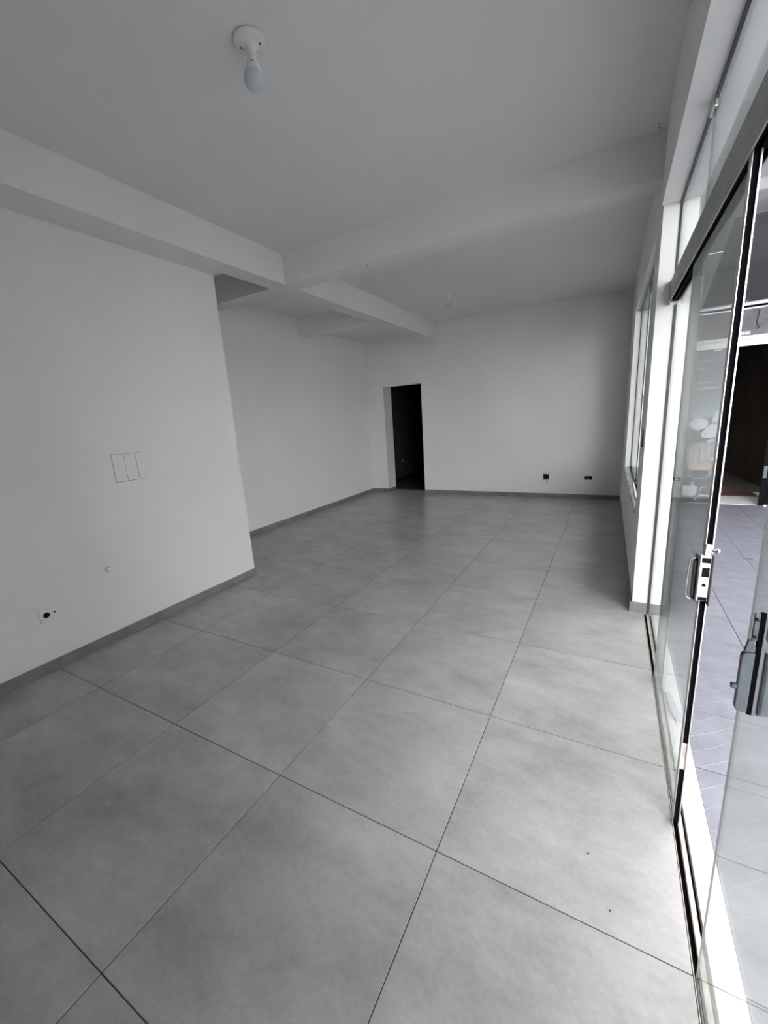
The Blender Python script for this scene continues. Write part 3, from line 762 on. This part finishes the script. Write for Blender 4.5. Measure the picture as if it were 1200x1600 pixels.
# shopping cart mark
pr_([(3.122, .30), (3.20, .27), (3.24, .285), (3.33, .27), (3.325, .135), (3.29, .10), (3.122, .12)], M['p_pale'], 'cart_basket')
pr_([(3.235, .27), (3.275, .27), (3.285, .335), (3.245, .33)], M['p_pale'], 'print')
pr_([(3.345, .10), (3.36, .10), (3.39, .245), (3.43, .25), (3.43, .262), (3.375, .26)], M['p_pale'], 'cart_handle', .0006)
pr_([(3.35, .115), (3.49, .105), (3.50, .128), (3.37, .14)], M['signwhite'], 'print', .0006)
pr_([(3.22, .035), (3.32, .035), (3.32, .09), (3.22, .09)], M['p_dark'], 'print', .0004)
pr_(ell(3.315, .062, .016, .022, 14), M['signwhite'], 'cart_wheel', .001)
pr_([(3.44, .03), (3.49, .03), (3.49, .085), (3.44, .085)], M['p_dark'], 'print', .0004)
MB().box(3.508, 3.528, YV - .004, YV + .016, ZP + .002, 2.343).build('edge_frame', M['blackpl'], po)

# unseen building added across the walkway, sized to hold back low sky light
mb = MB(); mb.box(5.9, 8.4, -1.0, 7.655, -.2, 6.6); mb.box(5.8, 8.5, -1.1, 7.655, 6.6, 6.8)
o = mb.build('wall_opposite_added', M['facade']); struct(o, 'unseen building added across the walkway to block low sky', 'wall')

# dark shop interior
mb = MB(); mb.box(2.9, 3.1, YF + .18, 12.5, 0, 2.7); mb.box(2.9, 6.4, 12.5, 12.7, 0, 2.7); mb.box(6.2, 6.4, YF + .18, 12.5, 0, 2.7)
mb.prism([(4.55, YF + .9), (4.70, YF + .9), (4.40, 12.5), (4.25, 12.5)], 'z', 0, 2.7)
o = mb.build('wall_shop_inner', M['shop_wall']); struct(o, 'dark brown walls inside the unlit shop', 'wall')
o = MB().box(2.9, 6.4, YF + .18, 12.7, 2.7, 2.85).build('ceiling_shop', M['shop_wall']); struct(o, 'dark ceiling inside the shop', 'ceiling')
o = MB().box(2.9, 6.4, YF, 12.5, -.1, ZP + .01).build('floor_shop', M['shop_floor']); struct(o, 'white tiled floor just inside the shop doorway', 'floor')
o = MB().box(3.2, 4.25, 8.32, 8.72, ZP + .0105, ZP + .02).build('door_mat', M['mat_red']); tag(o, 'dark reddish mat on the shop floor inside the doorway', 'mat')
o = MB().box(3.11, 4.5, 8.74, 12.4, ZP + .0105, ZP + .016).build('floor_dark_sheet', M['shop_wall']); tag(o, 'dark brown sheet over the shop floor deep inside', 'floor_sheet')  # dark sheet laid over the pale floor farther in

# folded black metal gate leaf standing at the right of the doorway
e = empty('metal_gate', (4.2, YF, 0)); tag(e, 'scuffed black folding metal gate leaf at the right of the shop doorway', 'gate')
for k, (x0_, y0_) in enumerate(((4.075, YF - .045), (4.16, YF + .02), (4.25, YF - .045), (4.34, YF + .02))):
    MB().prism([(x0_, y0_), (x0_ + .085, YF - .045 if k % 2 else YF + .02), (x0_ + .085, (YF - .045 if k % 2 else YF + .02) - .02), (x0_, y0_ - .02)], 'z', ZP + .012, 2.33).build('gate_slat', M['gate'], e)
MB().box(4.085, 4.125, YF - .072, YF - .063, .42, .60).build('worn_sticker', M['steel'], e)
MB().lathe([(0, ZP + .001), (.02, ZP + .001), (.02, ZP + .03), (0, ZP + .035)], 4.15, YF - .09, 14).build('foot', M['plaster'], e)
MB().box(4.08, 4.10, YF - .09, YF - .065, 1.46, 1.52).build('hinge', M['steel'], e)

# charcoal awning folded out over the shop sign, with its arm
aw = empty('shop_awning', (4.3, YF, 2.9)); tag(aw, 'charcoal fabric awning sloping up from the shop sign', 'awning')
MB().prism([(YF - .02, 2.905), (YF - .02, 2.925), (6.02, 3.515), (6.0, 3.50)], 'x', 3.15, 5.35).build('fabric', M['awning'], aw)
MB().tube([(3.61, YF - .05, 2.885), (3.80, 7.56, 3.03)], .009, 10).build('arm', M['signmetal'], aw)
MB().lathe([(0, -.03), (.018, -.026), (.03, -.012), (.033, 0), (.03, .012), (.018, .026), (0, .03)], 0, 0, 18).build('arm_knuckle', M['signwhite'], aw).location = (3.835 - 4.3, 7.54 - YF, 3.08 - 2.9)
MB().lathe([(.02, -.012), (.03, -.012), (.03, .012), (.02, .012), (.02, -.012)], 0, 0, 18, axis='y').build('arm_eye', M['signwhite'], aw).location = (3.80 - 4.3, 7.55 - YF, 3.03 - 2.9)
